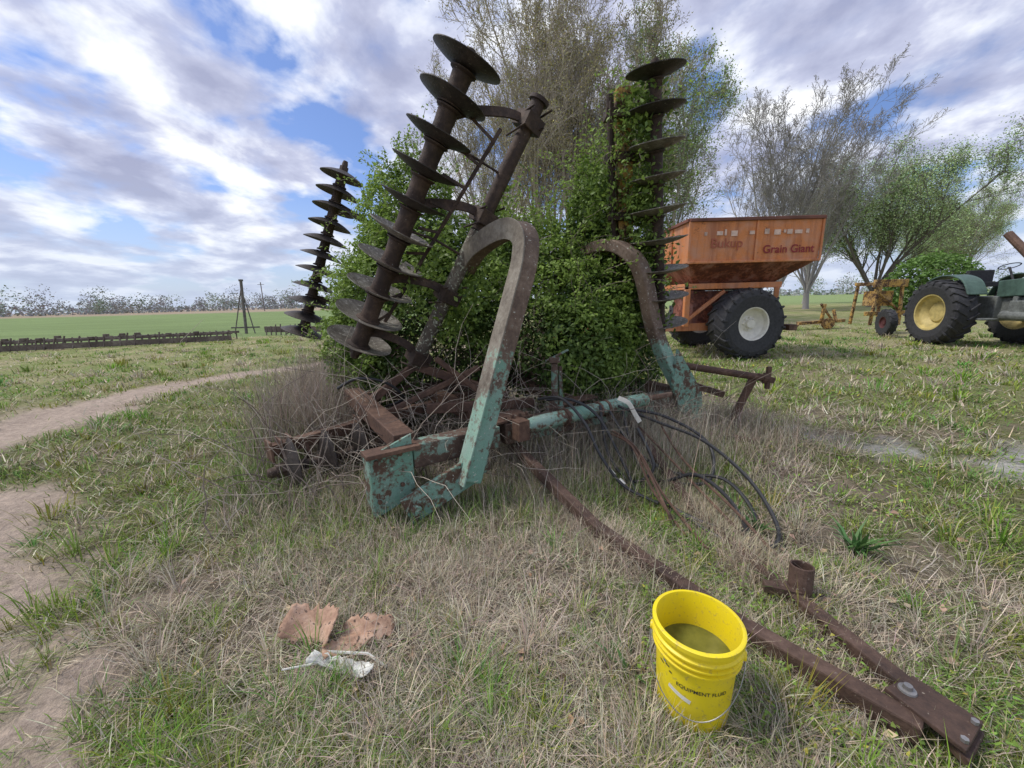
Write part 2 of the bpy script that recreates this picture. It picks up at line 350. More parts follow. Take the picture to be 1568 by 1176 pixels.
weeds([(1.2,3.2),(1.24,2.5),(1.27,2.0),(1.30,1.75)],5500,.08,.08,.24,(.50,.43,.31),1.1,.003)
weeds([(1.32,1.6),(1.40,1.2)],1500,.08,.05,.16,(.50,.43,.31),1.2,.003)
weeds([(.4,1.1),(.75,1.0),(.8,1.25)],900,.07,.05,.17,(.19,.29,.07),.8,.004)
weeds([(-1.5,2.2),(-.9,2.0),(-.3,2.0),(.2,2.1)],5000,.18,.08,.2,(.50,.43,.33),1.2,.003)
weeds([(-.75,1.2),(-.7,1.3)],220,.03,.06,.16,(.17,.32,.06),.8,.004)
trimesh('dry_weeds',*joinp(parts),M_grass)
# broad-leaf weed clump at right
parts=[]
for cx_,cy_,n_,l_ in((1.94,1.98,46,.20),(1.5,2.2,24,.15),(.42,1.27,14,.13)):
    n=n_; az=rng.uniform(0,6.28,n)
    parts.append(blades(np.full(n,cx_)+rng.normal(0,.02,n),np.full(n,cy_)+rng.normal(0,.02,n),np.zeros(n),rng.uniform(.6,1.2,n)*l_,rng.uniform(.015,.03,n),az,rng.uniform(.3,1.1,n),rng.uniform(.1,.6,n),vary(np.array([.13,.25,.08]),n)))
trimesh('dock_weed',*joinp(parts),M_leaf)
# dead leaves on the ground
def leafquads(P,nrm_bias,size,col,ratio=.5,fold=.15):
    n=len(P); d=rng.normal(size=(n,3)); d/=np.linalg.norm(d,axis=1)[:,None]
    nr=nrm_bias+rng.normal(0,.55,(n,3)); nr/=np.linalg.norm(nr,axis=1)[:,None]
    t=np.cross(nr,d); t/=np.linalg.norm(t,axis=1)[:,None]+1e-9; s=np.cross(nr,t)
    sz=size[:,None]
    co=np.stack([P-t*sz*.5,P+s*sz*ratio*.5+nr*sz*fold-t*sz*.08,P+t*sz*.5,P-s*sz*ratio*.5+nr*sz*fold-t*sz*.08],1).reshape(-1,3)
    o=(np.arange(n)*4)[:,None]; tri=np.concatenate([o+np.array([0,1,2]),o+np.array([0,2,3])])
    return co,tri,np.repeat(col,4,axis=0)
N=420; x,y,r=samp(N,1.0,4.5,1.6,-.8,.95); P=np.stack([x,y,gh(x,y)+.035],1)
trimesh('fallen_leaves',*leafquads(P,np.array([0,0,1.]),rng.uniform(.015,.055,N),vary(np.array([.42,.30,.21]),N,.3),.6,.12),M_grass)

# wing geometry used by both the harrow and the vines
g0=V(-1.385,3.55,1.084); g1=V(-.29,3.27,3.10)
t0=V(-.94,3.75,.86); t1=V(.28,3.62,3.04)
rg0=V(1.61,4.25,1.13); rg1=V(1.33,3.92,3.33)
ru0=V(1.34,4.55,1.15); ru1=V(1.13,4.2,3.40)
# ------------------------------------------------------------------ vine bush overgrowing the harrow
E=[((-1.18,4.9,1.2),(.82,.75,1.15),1.),((-1.15,5.0,2.35),(.48,.42,.74),1.),((-1.55,4.6,1.2),(.34,.4,.75),1.),((-.45,4.9,1.35),(.9,.7,1.0),1.),
   ((.35,4.9,1.3),(.9,.7,1.02),1.),((1.0,4.85,1.35),(.6,.5,1.0),1.),((.62,4.1,.95),(.5,.35,.5),1.),((1.0,4.35,1.1),(.40,.3,.65),1.),
   ((.95,4.8,2.35),(.24,.25,.62),1.),((1.25,4.6,.5),(.5,.35,.5),.8),((-1.3,4.2,.65),(.35,.3,.45),.8),
   ((-.62,4.45,1.45),(.34,.3,.45),.8),((1.25,4.6,1.75),(.22,.2,.5),.9),((-1.85,4.7,.7),(.3,.5,.55),.6)]
Ec=np.array([e[0] for e in E]);Er=np.array([e[1] for e in E])
Ps=[];Cs=[];Ns=[]
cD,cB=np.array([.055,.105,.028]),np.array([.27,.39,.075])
for c_,r_,dn in E:
    c_=np.array(c_);r_=np.array(r_); area=4*math.pi*((r_[0]*r_[1])**1.6/3+(r_[0]*r_[2])**1.6/3+(r_[1]*r_[2])**1.6/3)**(1/1.6)
    n=int(area*2900*dn); d=rng.normal(size=(n,3)); d/=np.linalg.norm(d,axis=1)[:,None]
    # world-anchored lumps so neighbouring clumps share an uneven outline
    W=c_+d*r_
    cl=.5*fbm(W[:,0]*4+W[:,1]*2,W[:,2]*4,3,3)+.5*fbm(W[:,1]*5-W[:,0]*3,W[:,2]*6+9,8,3)
    rr=.42+1.15*cl+rng.normal(0,.07,n); inner=rng.random(n)<.22; rr[inner]*=rng.uniform(.4,.95,int(inner.sum()))
    P=c_+d*r_*rr[:,None]
    q=np.min(np.linalg.norm((P[:,None]-Ec[None])/Er[None],axis=2),axis=1)
    low=(P[:,2]<1.15+.25*np.sin(P[:,0]*5))&(P[:,0]>-1.3)&(P[:,0]<.35)
    k=((q>.60)|(rng.random(n)<.12))&(~low|(rng.random(n)<.45))
    k&=P[:,2]>.03
    P,d,cl,rr,low=P[k],d[k],cl[k],rr[k],low[k]; n=len(P)
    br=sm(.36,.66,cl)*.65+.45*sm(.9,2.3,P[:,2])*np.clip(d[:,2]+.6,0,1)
    br=np.clip(br+rng.normal(0,.17,n),0,1); br[low]*=.35; br=br[:,None]  # outer tops brightened, low interior darkened: bush shade painted into leaf colour
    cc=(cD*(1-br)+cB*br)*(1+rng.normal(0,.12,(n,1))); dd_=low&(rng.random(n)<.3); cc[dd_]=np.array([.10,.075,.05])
    Cs.append(cc); Ps.append(P); Ns.append(d*.6+np.array([0,0,.5]))
# vines wound along the folded wings
def linevine(a,b,n,spread,s0,s1,off=(0,0,0)):
    a=np.array(a);b=np.array(b); t=rng.uniform(s0,s1,n); dens=fbm(t*9,t*0+a[0],5,3); k=rng.random(n)<sm(.32,.62,dens); t=t[k]; n=len(t); dens=dens[k]
    P=a+(b-a)*t[:,None]+rng.normal(0,1,(n,3))*spread*(.5+dens)[:,None]+np.array(off)
    br=np.clip(rng.normal(.55,.25,n),0,1)[:,None]
    Ps.append(P); Cs.append((cD*(1-br)+cB*br)); Ns.append(np.tile([0,-.3,.4],(n,1)))
linevine(t0,t1,1700,.085,0,.50,(.14,.12,0)); linevine(t0,t1,600,.06,.5,.85,(.05,.08,0)); linevine(g0,g1,900,.09,.1,.5,(.3,.25,0))
linevine(ru0,ru1,6500,.075,0,.95,(.22,.02,0)); linevine(ru0,ru1,3400,.09,0,.80,(-.22,.08,0)); linevine(ru0,ru1,1500,.06,0,.3,(0,-.05,0)); linevine(rg0,rg1,6500,.10,0,.95,(-.10,.08,0))
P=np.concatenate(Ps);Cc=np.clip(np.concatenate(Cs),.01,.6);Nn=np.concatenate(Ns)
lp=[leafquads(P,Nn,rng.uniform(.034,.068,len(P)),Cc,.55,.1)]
# shoots
tw=MB()
SP=[];SC=[]
for s_ in range(560):
    if s_%5==0:
        q=ru0.lerp(ru1,random.random()); p=q+V(random.gauss(.1,.1),random.gauss(0,.08),0); dd=V(random.gauss(0,.7),random.gauss(-.2,.4),random.gauss(.2,.4))
    else:
        e=random.choice([0,1,1,2,3,4,4,5,8,8,5,2,6,7,9,13,3]); c_,r_,_=E[e]; th=random.uniform(0,6.28); el=random.uniform(.0,1.4)
        dd=Vector((math.cos(th)*math.cos(el),math.sin(th)*math.cos(el),math.sin(el)))
        p=Vector(c_)+Vector((dd.x*r_[0],dd.y*r_[1],dd.z*r_[2]))*.95
    d=(dd+Vector((0,0,.6))).normalized(); L=random.uniform(.15,.65); pts=[p.copy()]
    for q in range(7):
        d=(d+Vector((random.gauss(0,.22),random.gauss(0,.22),random.gauss(-.09,.17)))).normalized(); p=p+d*L/7; pts.append(p.copy())
        for k in range(4): SP.append([p.x+random.gauss(0,.022),p.y+random.gauss(0,.022),p.z+random.gauss(0,.022)]); SC.append([.24,.35,.07])
    tw.tube(pts,.003,3,False)
SP=np.array(SP);SC=np.array(SC)*(1+rng.normal(0,.2,(len(SP),1)))
lp.append(leafquads(SP,np.array([0,0,.6]),rng.uniform(.025,.058,len(SP)),SC,.5,.1))
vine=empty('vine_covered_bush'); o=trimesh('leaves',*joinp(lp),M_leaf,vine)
# woody stems in and in front of the frame
tl=MB()
for s_ in range(520):
    p=Vector((random.uniform(-2.0,1.8),0,0)); p.y=3.4+.45*p.x+random.uniform(-.3,1.1); p.z=0; d=Vector((random.gauss(0,.3),random.gauss(0,.3),1)).normalized(); L=random.uniform(.4,1.6); pts=[p.copy()]
    for q in range(8):
        d=(d+Vector((random.gauss(0,.30),random.gauss(0,.30),random.gauss(-.12,.15)))).normalized(); p=p+d*L/8; p.z=max(p.z,.03); pts.append(p.copy())
    (tw if s_%3==0 else tl).tube(pts,[(.006-.0005*i)*(1 if s_%3==0 else .5) for i in range(9)],4,False)
tw.obj('stems',plain('stem',(.20,.16,.13),.85,.4,20),vine); tl.obj('dry_stems',plain('dry_stem',(.48,.42,.34),.85,.3,20),vine)

# ------------------------------------------------------------------ DISC HARROW
H=empty('disc_harrow',(.4,3.4,0)); 
def P_(mb,name,mat,bevel=.005,smooth=False):
    o=mb.obj(name,mat,None,bevel,smooth); o.parent=H; o.matrix_parent_inverse=Matrix.Translation((-.4,-3.4,0)); return o
A_=Vector((.83,.56,0)).normalized(); B_=Vector((-.56,.83,0)).normalized()
# arches
la=catmull([(-.32,2.55,.22),(-.20,2.66,.62),(-.085,2.75,1.02),(.06,2.86,1.50),(.125,2.92,1.74),(.13,2.99,1.90),(.05,3.12,1.975),(-.10,3.33,1.96),(-.28,3.6,1.88),(-.42,3.85,1.72)],7)
mb=MB(); mb.sweep(la,.14,.12,A_)
P_(mb,'left_arch_leg',M_arch,.014)
mb=MB(); mb.sweep([p-A_*.078 for p in la],.012,.15,A_); P_(mb,'left_arch_flange',rustmat('flange',(.10,.08,.06),(.22,.19,.15),(.36,.33,.27),(.25,.40,.31),.46,(.95,.30)),.002)  # flange colours lighter than the leg, painting in its lit edge
ra=catmull([(1.93,4.12,.22),(1.80,4.1,.5),(1.60,4.07,.85),(1.46,4.05,1.18),(1.35,4.03,1.6),(1.24,4.06,1.84),(1.08,4.25,1.98),(.92,4.55,1.98),(.74,4.9,1.88),(.62,5.2,1.6)],7)
mb=MB(); mb.sweep(ra,.15,.12,A_); P_(mb,'right_arch_leg',M_archr,.014)
mb=MB()
mb.beam((-.72,2.36,.10),(-.26,2.62,.30),.035,.20); mb.beam((-.66,2.45,.12),(-.20,2.71,.32),.03,.18)
mb.lathe([(0.001,-.09),(.035,-.09),(.035,.06),(.001,.06)],(-.67,2.38,.12),(.56,-.83,0),14)
P_(mb,'left_foot_shoe',M_green,.006)
# right foot gusset plate
mb=MB(); q=[V(1.72,4.0,.92),V(2.0,4.0,.46),V(2.03,4.02,.10),V(1.78,4.0,.26),V(1.68,3.99,.55)]; 
off=B_*.03; n=len(q); mb.add(q+[p+off for p in q],[tuple(range(n)),tuple(reversed(range(n,2*n)))]+[(i,(i+1)%n,n+(i+1)%n,n+i) for i in range(n)])
P_(mb,'right_foot_gusset',M_green,.004)
# left end box
mb=MB()
def plate(mb,p,u,v,th,nv):
    p=Vector(p);u=Vector(u);v=Vector(v);nv=Vector(nv).normalized()*th
    mb.add([p,p+u,p+u+v,p+v,p+nv,p+u+nv,p+u+v+nv,p+v+nv],[(0,1,2,3),(7,6,5,4),(0,4,5,1),(1,5,6,2),(2,6,7,3),(3,7,4,0)])
plate(mb,(-.93,2.36,.05),(.24,.16,.10),(0,0,.44),.02,B_)
plate(mb,(-.94,2.37,.05),B_*.16,(0,0,.44),.018,A_)
plate(mb,(-.70,2.52,.14),B_*.22,(0,0,.36),.018,-A_)
P_(mb,'frame_end_box',M_green,.003)
mb=MB(); mb.box((-.81,2.45,.505),(.36,.14,.03),Matrix((A_,B_,V(0,0,1))).transposed())
for dx,dz in((.04,.40),(.04,.12),(.2,.42),(.2,.2)): 
    p=V(-.93,2.36,.05)+A_*dx*1.0+V(0,0,dz)-B_*.004; mb.lathe([(.001,-.018),(.016,-.018),(.016,0)],p,B_,6)
P_(mb,'frame_end_cap',M_rust,.004)
# front cross beam and rails
mb=MB(); mb.beam((-.72,2.58,.42),(-.14,2.95,.42),.15,.17); P_(mb,'front_beam_left',M_beam,.01)
mb=MB(); mb.beam((-.10,2.99,.42),(1.75,4.17,.36),.15,.17); P_(mb,'front_beam',M_beam,.01)
mb=MB(); mb.beam((-.76,2.60,.50),(-1.62,3.88,.56),.15,.13); mb.beam((-1.62,3.88,.5),(-2.2,5.0,.5),.13,.13)
mb.beam((1.72,4.2,.42),(.65,5.8,.5),.13,.14); mb.beam((-1.6,3.9,.50),(.9,5.5,.5),.13,.13); mb.beam((-.1,3.05,.42),(-.9,4.2,.5),.12,.12); mb.beam((.75,3.6,.4),(0,4.8,.5),.12,.12)
mb.beam((-.94,3.75,.86),(-.05,3.9,.50),.07,.08); mb.beam((-.94,3.75,.86),(-1.35,3.55,.55),.07,.07); mb.beam((-.75,3.3,.55),(.2,3.6,.5),.06,.09)
mb.beam((-.65,3.35,.98),(-.25,3.5,.60),.03,.05); mb.beam((-1.1,3.3,.52),(-.3,3.55,.86),.04,.05)
P_(mb,'frame_rails',M_rust,.008)
# top plate and bolts on front beam
mb=MB(); plate(mb,(-.12,2.90,.51),A_*.34,B_*.24,.02,(0,0,1)); plate(mb,(.42,3.42,.50),A_*.5,B_*.14,.02,(0,0,1))
for k in range(4): mb.lathe([(.001,.03),(.015,.03),(.015,.0)],V(-.06,2.97,.53)+A_*.07*k,(0,0,1),6)
P_(mb,'beam_plates',M_rust,.003)
# hydraulic cylinder
mb=MB(); mb.tube([(.10,2.93,.49),(.18,2.98,.49),(1.0,3.5,.49),(1.28,3.68,.48)],[.045,.062,.062,.062],16); P_(mb,'hydraulic_cylinder',M_green,0,True)
mb=MB(); mb.tube([(1.28,3.68,.48),(1.62,3.9,.47)],.028,12); mb.box((.06,2.90,.47),(.10,.10,.16),Matrix((A_,B_,V(0,0,1))).transposed())
for t in(.28,.55,.62): mb.lathe([(.062,-.012),(.078,-.012),(.078,.012),(.062,.012)],V(.10,2.93,.49).lerp(V(1.28,3.68,.48),t),A_,20)
P_(mb,'cylinder_rod_and_clamps',M_rust,.003)
# screw jack post
mb=MB(); mb.tube([(.38,3.42,.45),(.38,3.42,.90)],.030,14); mb.box((.38,3.42,.93),(.09,.07,.05)); mb.beam((.30,3.42,.92),(.50,3.40,1.02),.018,.018); mb.box((.38,3.42,.50),(.16,.16,.03)); mb.beam((.44,3.45,.5),(.44,3.5,.86),.03,.05)
P_(mb,'jack_post',M_beam,.004)
# gangs
def disc(mb,c,ax,R=.285,dep=.075,n=40):
    pr=[];K=7
    for i in range(K+1): r=.03+(R-.03)*i/K; pr.append((r,dep*((r/R)**2)))
    back=[(r,z+.006) for r,z in reversed(pr)]
    mb.lathe(pr+back,c,ax,n,close=True)
def gang(name,p0,p1,nd,mat_low,R=.285,dep=.075,shaft=.075,sgn=1,low=3,tilt=0,Rt=None):
    p0=Vector(p0);p1=Vector(p1);ax=(p1-p0).normalized();Lg=(p1-p0).length
    md=MB();ml=MB();ms=MB()
    for i in range(nd):
        p=p0.lerp(p1,i/(nd-1)); a=(ax+Vector((random.gauss(0,.02),random.gauss(0,.02),0))).normalized()
        Ri=R+((Rt or R)-R)*i/(nd-1)
        disc(ml if i<low else md,p,a*sgn,Ri*random.uniform(.96,1.02),dep)
        if i<nd-1:
            s=Lg/(nd-1); ms.lathe([(.001,0),(shaft*1.35,.005),(shaft*1.35,.02),(shaft,.035),(shaft*.93,s*.5),(shaft,s-.03),(shaft*1.3,s-.015),(shaft*1.3,s-.005)],p,ax,18)
    ms.tube([p0-ax*.12,p0-ax*.1,p1+ax*.1,p1+ax*.14],[.03,.04,.04,.03],10)
    for i in(0,nd-1):
        p=p0.lerp(p1,i/(nd-1)); ms.lathe([(.001,-.06),(.06,-.06),(.06,.06),(.001,.06)],p,ax,8)
    if md.v: P_(md,name+'_discs',M_disc,0,True)
    P_(ml,name+'_worn_discs',mat_low,0,True); P_(ms,name+'_shaft',M_rustd,0,True)
gang('left_wing_gang',g0,g1,10,M_discl,.29,.06,.078,1,5,0,.262)
gang('rear_left_gang',(-3.12,6.0,1.14),(-2.34,6.15,3.33),11,M_disc,.30,.09,.07,-1,1)
gang('right_wing_gang',rg0,rg1,9,M_discl,.285,.055,.055,1,7,0,.25)
gang('front_left_gang',(-1.80,2.88,.20),(-1.2,3.4,.20),4,M_disc,.24,.06,.04,1,1)
# left wing tube, brackets
mb=MB(); mb.tube([t0,t0.lerp(t1,.55)],.066,14); P_(mb,'left_wing_tube_lower',M_lichen,0,True)
mb=MB(); mb.tube([t0.lerp(t1,.552),t1],.062,14); mb.lathe([(.05,-.01),(.085,-.01),(.085,.02),(.05,.02)],t1,(t1-t0),16)
P_(mb,'left_wing_tube_upper',M_rustd,0,True)
mb=MB()
for s,s2 in((.93,.88),(.60,.58),(.30,.30),(.04,.08)):
    a=t0.lerp(t1,s);b=g0.lerp(g1,s2); n_=(t1-t0).normalized()
    mb.sweep(catmull([a,a.lerp(b,.3)+n_*.05,a.lerp(b,.75)+n_*.02,b-n_*.05],5),.02,.075,V(.5,-.8,.1))
    mb.box(a,(.19,.18,.12),Matrix((n_.orthogonal().normalized(),n_.cross(n_.orthogonal().normalized()),n_)).transposed())
    for k in(-.07,.07):
        for kk in(-.09,.09): mb.tube([a+A_*kk+n_*k-B_*.14,a+A_*kk+n_*k+B_*.14],.010,6)
for s in(.75,.45): a=t0.lerp(t1,s);b=g0.lerp(g1,s+.03); mb.tube([a,a.lerp(b,.5)+V(0,0,.03),b],.012,6)
P_(mb,'left_wing_brackets',M_rustd,.004)
# scraper arms along gang
mb=MB()
sb0=g0.lerp(t0,.42)+V(.05,0,.30);sb1=g1.lerp(t1,.45)+V(0,0,-.3)
mb.beam(sb0,sb1,.014,.03)
for i in range(9): 
    a=sb0.lerp(sb1,(i+.5)/9); b=g0.lerp(g1,(i+.7)/9.5); d=(b-a); mb.beam(a,a+d*.62,.010,.025)
P_(mb,'scraper_bar',M_rustd,.002)
# rear-left gang carrying tube
mb=MB(); mb.tube([(-2.6,6.3,1.0),(-1.9,6.7,3.0)],.07,10); 
for s in(.2,.8): a=V(-2.6,6.3,1.0).lerp(V(-1.9,6.7,3.0),s); b=V(-3.12,6,1.14).lerp(V(-2.34,6.15,3.33),s); mb.beam(a,b,.03,.09)
P_(mb,'rear_left_tube',M_rustd,.003)
# right wing uprights
mb=MB(); mb.beam(ru0,ru1,.13,.03,V(1,0,0)); mb.beam(ru0+V(-.065,.03,0),ru1+V(-.065,.03,0),.02,.10,V(1,0,0)); mb.beam(ru0+V(.065,.03,0),ru1+V(.065,.03,0),.02,.10,V(1,0,0))
P_(mb,'right_wing_channel',M_yel,.004)
mb=MB(); mb.tube([ru0+V(-.13,0,-.05),ru1+V(-.13,0,-.06)],.036,12); 
for s in(.15,.50,.74,.90): 
    p=ru0.lerp(ru1,s); q=rg0.lerp(rg1,s-.02); mb.box(p+V(-.03,0,0),(.32,.15,.08)); mb.beam(p+V(.1,-.03,0),q,.03,.07)
    for k in(-.13,.13): mb.tube([p+V(-.03+k,-.10,-.08),p+V(-.03+k,-.10,.08)],.012,6)
P_(mb,'right_wing_tube_and_clamps',M_rustd,.004)
# lower-left gang beam with flanges
mb=MB(); d=(V(-1.33,3.52,.38)-V(-1.93,2.93,.34)); 
mb.beam((-1.93,2.93,.34),(-1.33,3.52,.38),.09,.09)
for t in(.0,.09,.18,.86,.95): 
    p=V(-1.93,2.93,.34)+d*t; dn=d.normalized(); sd_=dn.cross(V(0,0,1)).normalized(); mb.box(p,(.018,.17,.17),Matrix((dn,sd_,sd_.cross(dn))).transposed())
mb.beam((-1.75,3.1,.36),(-1.68,3.05,.22),.03,.06); mb.beam((-1.40,3.4,.36),(-1.3,3.35,.2),.03,.06)
mb.beam((-1.33,3.52,.38),(-.3,4.4,.45),.09,.09)
P_(mb,'lower_left_gang_beam',M_rust,.004)
# right outrigger bar
mb=MB(); mb.tube([(1.75,4.35,.72),(2.72,4.08,.57)],.038,12); mb.lathe([(.03,-.02),(.06,-.02),(.06,.02),(.03,.02)],(2.70,4.085,.573),(.96,-.27,-.15),14)
mb.beam((2.72,4.07,.46),(2.72,4.07,.70),.04,.04); mb.beam((2.60,4.12,.58),(2.40,4.15,.02),.03,.08,V(0,1,0)); mb.beam((2.62,4.10,.60),(2.78,4.05,.55),.04,.06)
mb.beam((1.9,4.6,.5),(2.5,4.5,.3),.07,.07)
P_(mb,'right_outrigger',M_rust,.004)
# drawbar (A-frame tongue)
mb=MB()
mb.sweep([(-.02,3.12,.28),(.50,2.20,.05),(.94,1.46,.045),(1.30,1.00,.05)],.07,.075,V(.86,.5,0))
mb.sweep([(1.15,3.65,.26),(1.22,2.4,.0),(1.31,1.62,.03),(1.39,1.12,.05)],.065,.07,V(1,.1,0))
P_(mb,'drawbar_beams',M_bar,.008)
mb=MB(); q=[V(1.27,1.11,.10),V(1.41,1.15,.10),V(1.475,.99,.10),V(1.33,.91,.10)]; n=4
mb.add(q+[p-V(0,0,.018) for p in q],[tuple(range(n)),tuple(reversed(range(n,2*n)))]+[(i,(i+1)%n,n+(i+1)%n,n+i) for i in range(n)])
q=[V(1.34,.97,.07),V(1.455,1.03,.07),V(1.475,.98,.07),V(1.335,.90,.07)];n=4
mb.add(q+[p-V(0,0,.035) for p in q],[tuple(range(n)),tuple(reversed(range(n,2*n)))]+[(i,(i+1)%n,n+(i+1)%n,n+i) for i in range(n)])
P_(mb,'hitch_plate',M_bar,.004)
mb=MB(); mb.lathe([(.001,.022),(.012,.022),(.014,.008),(.024,.006),(.026,0)],(1.335,1.095,.101),(0,0,1),16)
mb.lathe([(.001,.012),(.010,.012),(.010,0)],(1.44,.985,.101),(0,0,1),6); mb.lathe([(.001,.012),(.010,.012),(.010,0)],(1.35,.935,.101),(0,0,1),6)
P_(mb,'hitch_bolt',plain('bolt',(.30,.29,.28),.45,.3,20,.6),0,True)
mb=MB(); mb.lathe([(.050,-.02),(.050,.185),(.042,.185),(.042,-.02)],(1.35,1.62,0),(.05,.1,1),22); mb.beam((1.20,1.66,.06),(1.34,1.60,.06),.05,.04); P_(mb,'jack_stub',M_bar,.003,False)
mb=MB()
for i in range(5):
    x0=.80+random.uniform(0,.45); e_=x0+random.uniform(.0,.28); mb.tube(catmull([(x0,3.15+.3*(x0-.8),random.uniform(.3,.5)),(x0*.6+e_*.4+random.gauss(0,.05),2.8,random.uniform(.2,.36)),(x0*.3+e_*.7,2.45+random.gauss(0,.12),.12),(e_,2.1+random.gauss(0,.2),.02)],4),.009,6)
P_(mb,'loose_rods',M_rust,0)
hs=MB()
for pts in([(.22,3.25,.62),(.40,3.1,.66),(.56,2.95,.5),(.66,2.8,.28),(.80,2.66,.10),(1.0,2.5,.04)],
           [(.95,3.4,.5),(1.22,3.15,.42),(1.46,2.85,.36),(1.62,2.5,.20),(1.60,2.15,.05),(1.42,1.98,.03),(1.22,2.1,.03),(1.1,2.4,.03)],
           [(.85,3.3,.48),(1.0,3.05,.22),(1.25,2.85,.10),(1.5,2.6,.16),(1.55,2.3,.05),(1.35,2.15,.03),(1.12,2.35,.04),(1.0,2.65,.04)],
           [(1.0,3.45,.45),(1.03,3.1,.12),(1.12,2.8,.06),(1.3,2.6,.20),(1.42,2.35,.12),(1.38,2.05,.03)],
           [(.3,3.3,.6),(.5,3.2,.62),(.7,3.1,.5),(.85,2.9,.2),(.9,2.7,.04)],
           [(.75,3.25,.55),(.78,3.05,.2),(.9,2.8,.06),(1.05,2.75,.2),(1.0,3.0,.42)],
           [(1.0,3.3,.5),(1.3,3.2,.45),(1.55,2.95,.3),(1.45,2.7,.1),(1.2,2.8,.04)],
           [(-1.5,3.3,.75),(-1.3,3.25,.84),(-1.1,3.35,.78),(-1.0,3.5,.6),(-1.2,3.6,.5)]):
    hs.tube(catmull(pts,7),.0125,8)
P_(hs,'hydraulic_hoses',M_hose,0,True)
mb=MB()
for c_ in((.72,2.76,.18),(.78,2.70,.13)): mb.tube([V(*c_),V(*c_)+V(.03,-.03,-.03)],.016,8)
mb.sweep(catmull([(.92,3.3,.60),(.98,3.2,.58),(1.02,3.15,.50),(1.05,3.1,.44)],4),.04,.006,V(.5,-.5,.2))
P_(mb,'hose_couplings',M_white,.002)
# loose bar on ground right
mb=MB(); mb.beam((2.05,3.85,.05),(2.35,3.6,.05),.06,.05); o=mb.obj('scrap_bar',M_rust,None,.004)

# ------------------------------------------------------------------ bucket
Bk=empty('bucket',(.613,1.125,0)); bx=Vector((.613,1.125,.012))
Mby,ntb,bb=newmat('yellow_plastic'); ocb=objc(ntb); nb=noise(ntb,7,6,.6,ocb); nb2=noise(ntb,60,4,.6,ocb)
yc=mix(ntb,ramp(ntb,nb,[(.42,(0,0,0)),(.75,(.5,.5,.5))]),(.88,.70,.012),(.66,.52,.07))
yc=mix(ntb,ramp(ntb,nb2,[(.58,(0,0,0)),(.70,(.5,.5,.5))]),yc,(.34,.27,.12))
yc=mix(ntb,ramp(ntb,noise(ntb,5,5,.6,objc(ntb,(1,1,.25))),[(.57,(0,0,0)),(.77,(.45,.45,.45))]),yc,(.44,.35,.10))
ntb.links.new(yc,bb.inputs['Base Color']); bb.inputs['Roughness'].default_value=.45
mb=MB()
def rb(z): return .130+.020*z/.375
pr=[(.001,.004),(.122,.004),(.130,.010)]
pr+=[(rb(z),z) for z in(.05,.12,.2,.26)]
pr+=[(rb(.272),.272),(.158,.276),(.158,.281),(rb(.285),.285),(rb(.297),.297),(.160,.300),(.160,.305),(rb(.31),.309),(rb(.325),.322),(.161,.326),(.161,.331),(.153,.336),(.153,.355),(.163,.359),(.163,.375),(.158,.378),(.149,.378),(.147,.370)]
pr+=[(rb(.3)-.004,.3),(rb(.1)-.004,.1),(.124,.012),(.001,.010)]
mb.lathe(pr,bx,(0.0,0,1),72)
o=mb.obj('bucket_shell',Mby,None,0,True)
def pk(o): o.parent=Bk; o.matrix_parent_inverse=Matrix.Translation((-.613,-1.125,0))
pk(o)
mb=MB(); mb.lathe([(.001,.235),(.05,.235),(.1383,.235)],bx,(0.0,0,1),48)
mw,ntw,bw=newmat('dirty_water'); nw=noise(ntw,9,6,.6,objc(ntw)); ntw.links.new(ramp(ntw,nw,[(.35,(.09,.095,.02)),(.7,(.18,.18,.04))]),bw.inputs['Base Color']); bw.inputs['Roughness'].default_value=.06
o=mb.obj('dirty_water',mw,None,0,False); pk(o)
def wrap(me,z0,r_off,ang0,tilt=0,flip=1):
    for v in me.vertices:
        x,y=v.co.x,v.co.y; x,y=x*math.cos(tilt)-y*math.sin(tilt),x*math.sin(tilt)+y*math.cos(tilt)
        z=z0+y; r=rb(z)+r_off; an=ang0+x/r; v.co=bx+Vector((r*math.cos(an),r*math.sin(an),z))
def textmesh(s,size,name,mat,off=.015):
    cu=bpy.data.curves.new(name,'FONT'); cu.body=s; cu.size=size; cu.align_x='CENTER'; cu.align_y='CENTER'; cu.offset=size*off
    o=bpy.data.objects.new(name,cu); COL.objects.link(o); dg=bpy.context.evaluated_depsgraph_get(); me=bpy.data.meshes.new_from_object(o.evaluated_get(dg)); bpy.data.objects.remove(o)
    o=bpy.data.objects.new(name,me); COL.objects.link(o); me.materials.clear(); me.materials.append(mat); return o
M_ink=plain('ink',(.03,.03,.03),.6,.2)
ca=math.atan2(-1.125,-.613)
o=textmesh('EQUIPMENT FLUID',.0215,'lettering',M_ink,.01); wrap(o.data,.198,.0015,ca+.25); pk(o)
def gridpatch(w_,h_,nx,ny):
    mb=MB(); vs=[(w_*(i/nx-.5),h_*(j/ny-.5),0) for j in range(ny+1) for i in range(nx+1)]
    mb.add(vs,[(j*(nx+1)+i,j*(nx+1)+i+1,(j+1)*(nx+1)+i+1,(j+1)*(nx+1)+i) for j in range(ny) for i in range(nx)]); return mb
o=gridpatch(.085,.018,10,3).obj('sticker',plain('paper',(.7,.68,.6),.7,.15)); wrap(o.data,.155,.0012,ca-.30,-.25); pk(o)
for k,(z_,wd_) in enumerate(((.235,.020),(.250,.014),(.243,.018),(.225,.012))):
    o=gridpatch(wd_,.006,4,2).obj('print_mark',M_ink if k!=1 else plain('blue_ink',(.1,.15,.4),.6)); wrap(o.data,z_+.0,.0018,ca-.85+.10*k,-.1); pk(o)
mb=MB(); R_=.166; pts=[]
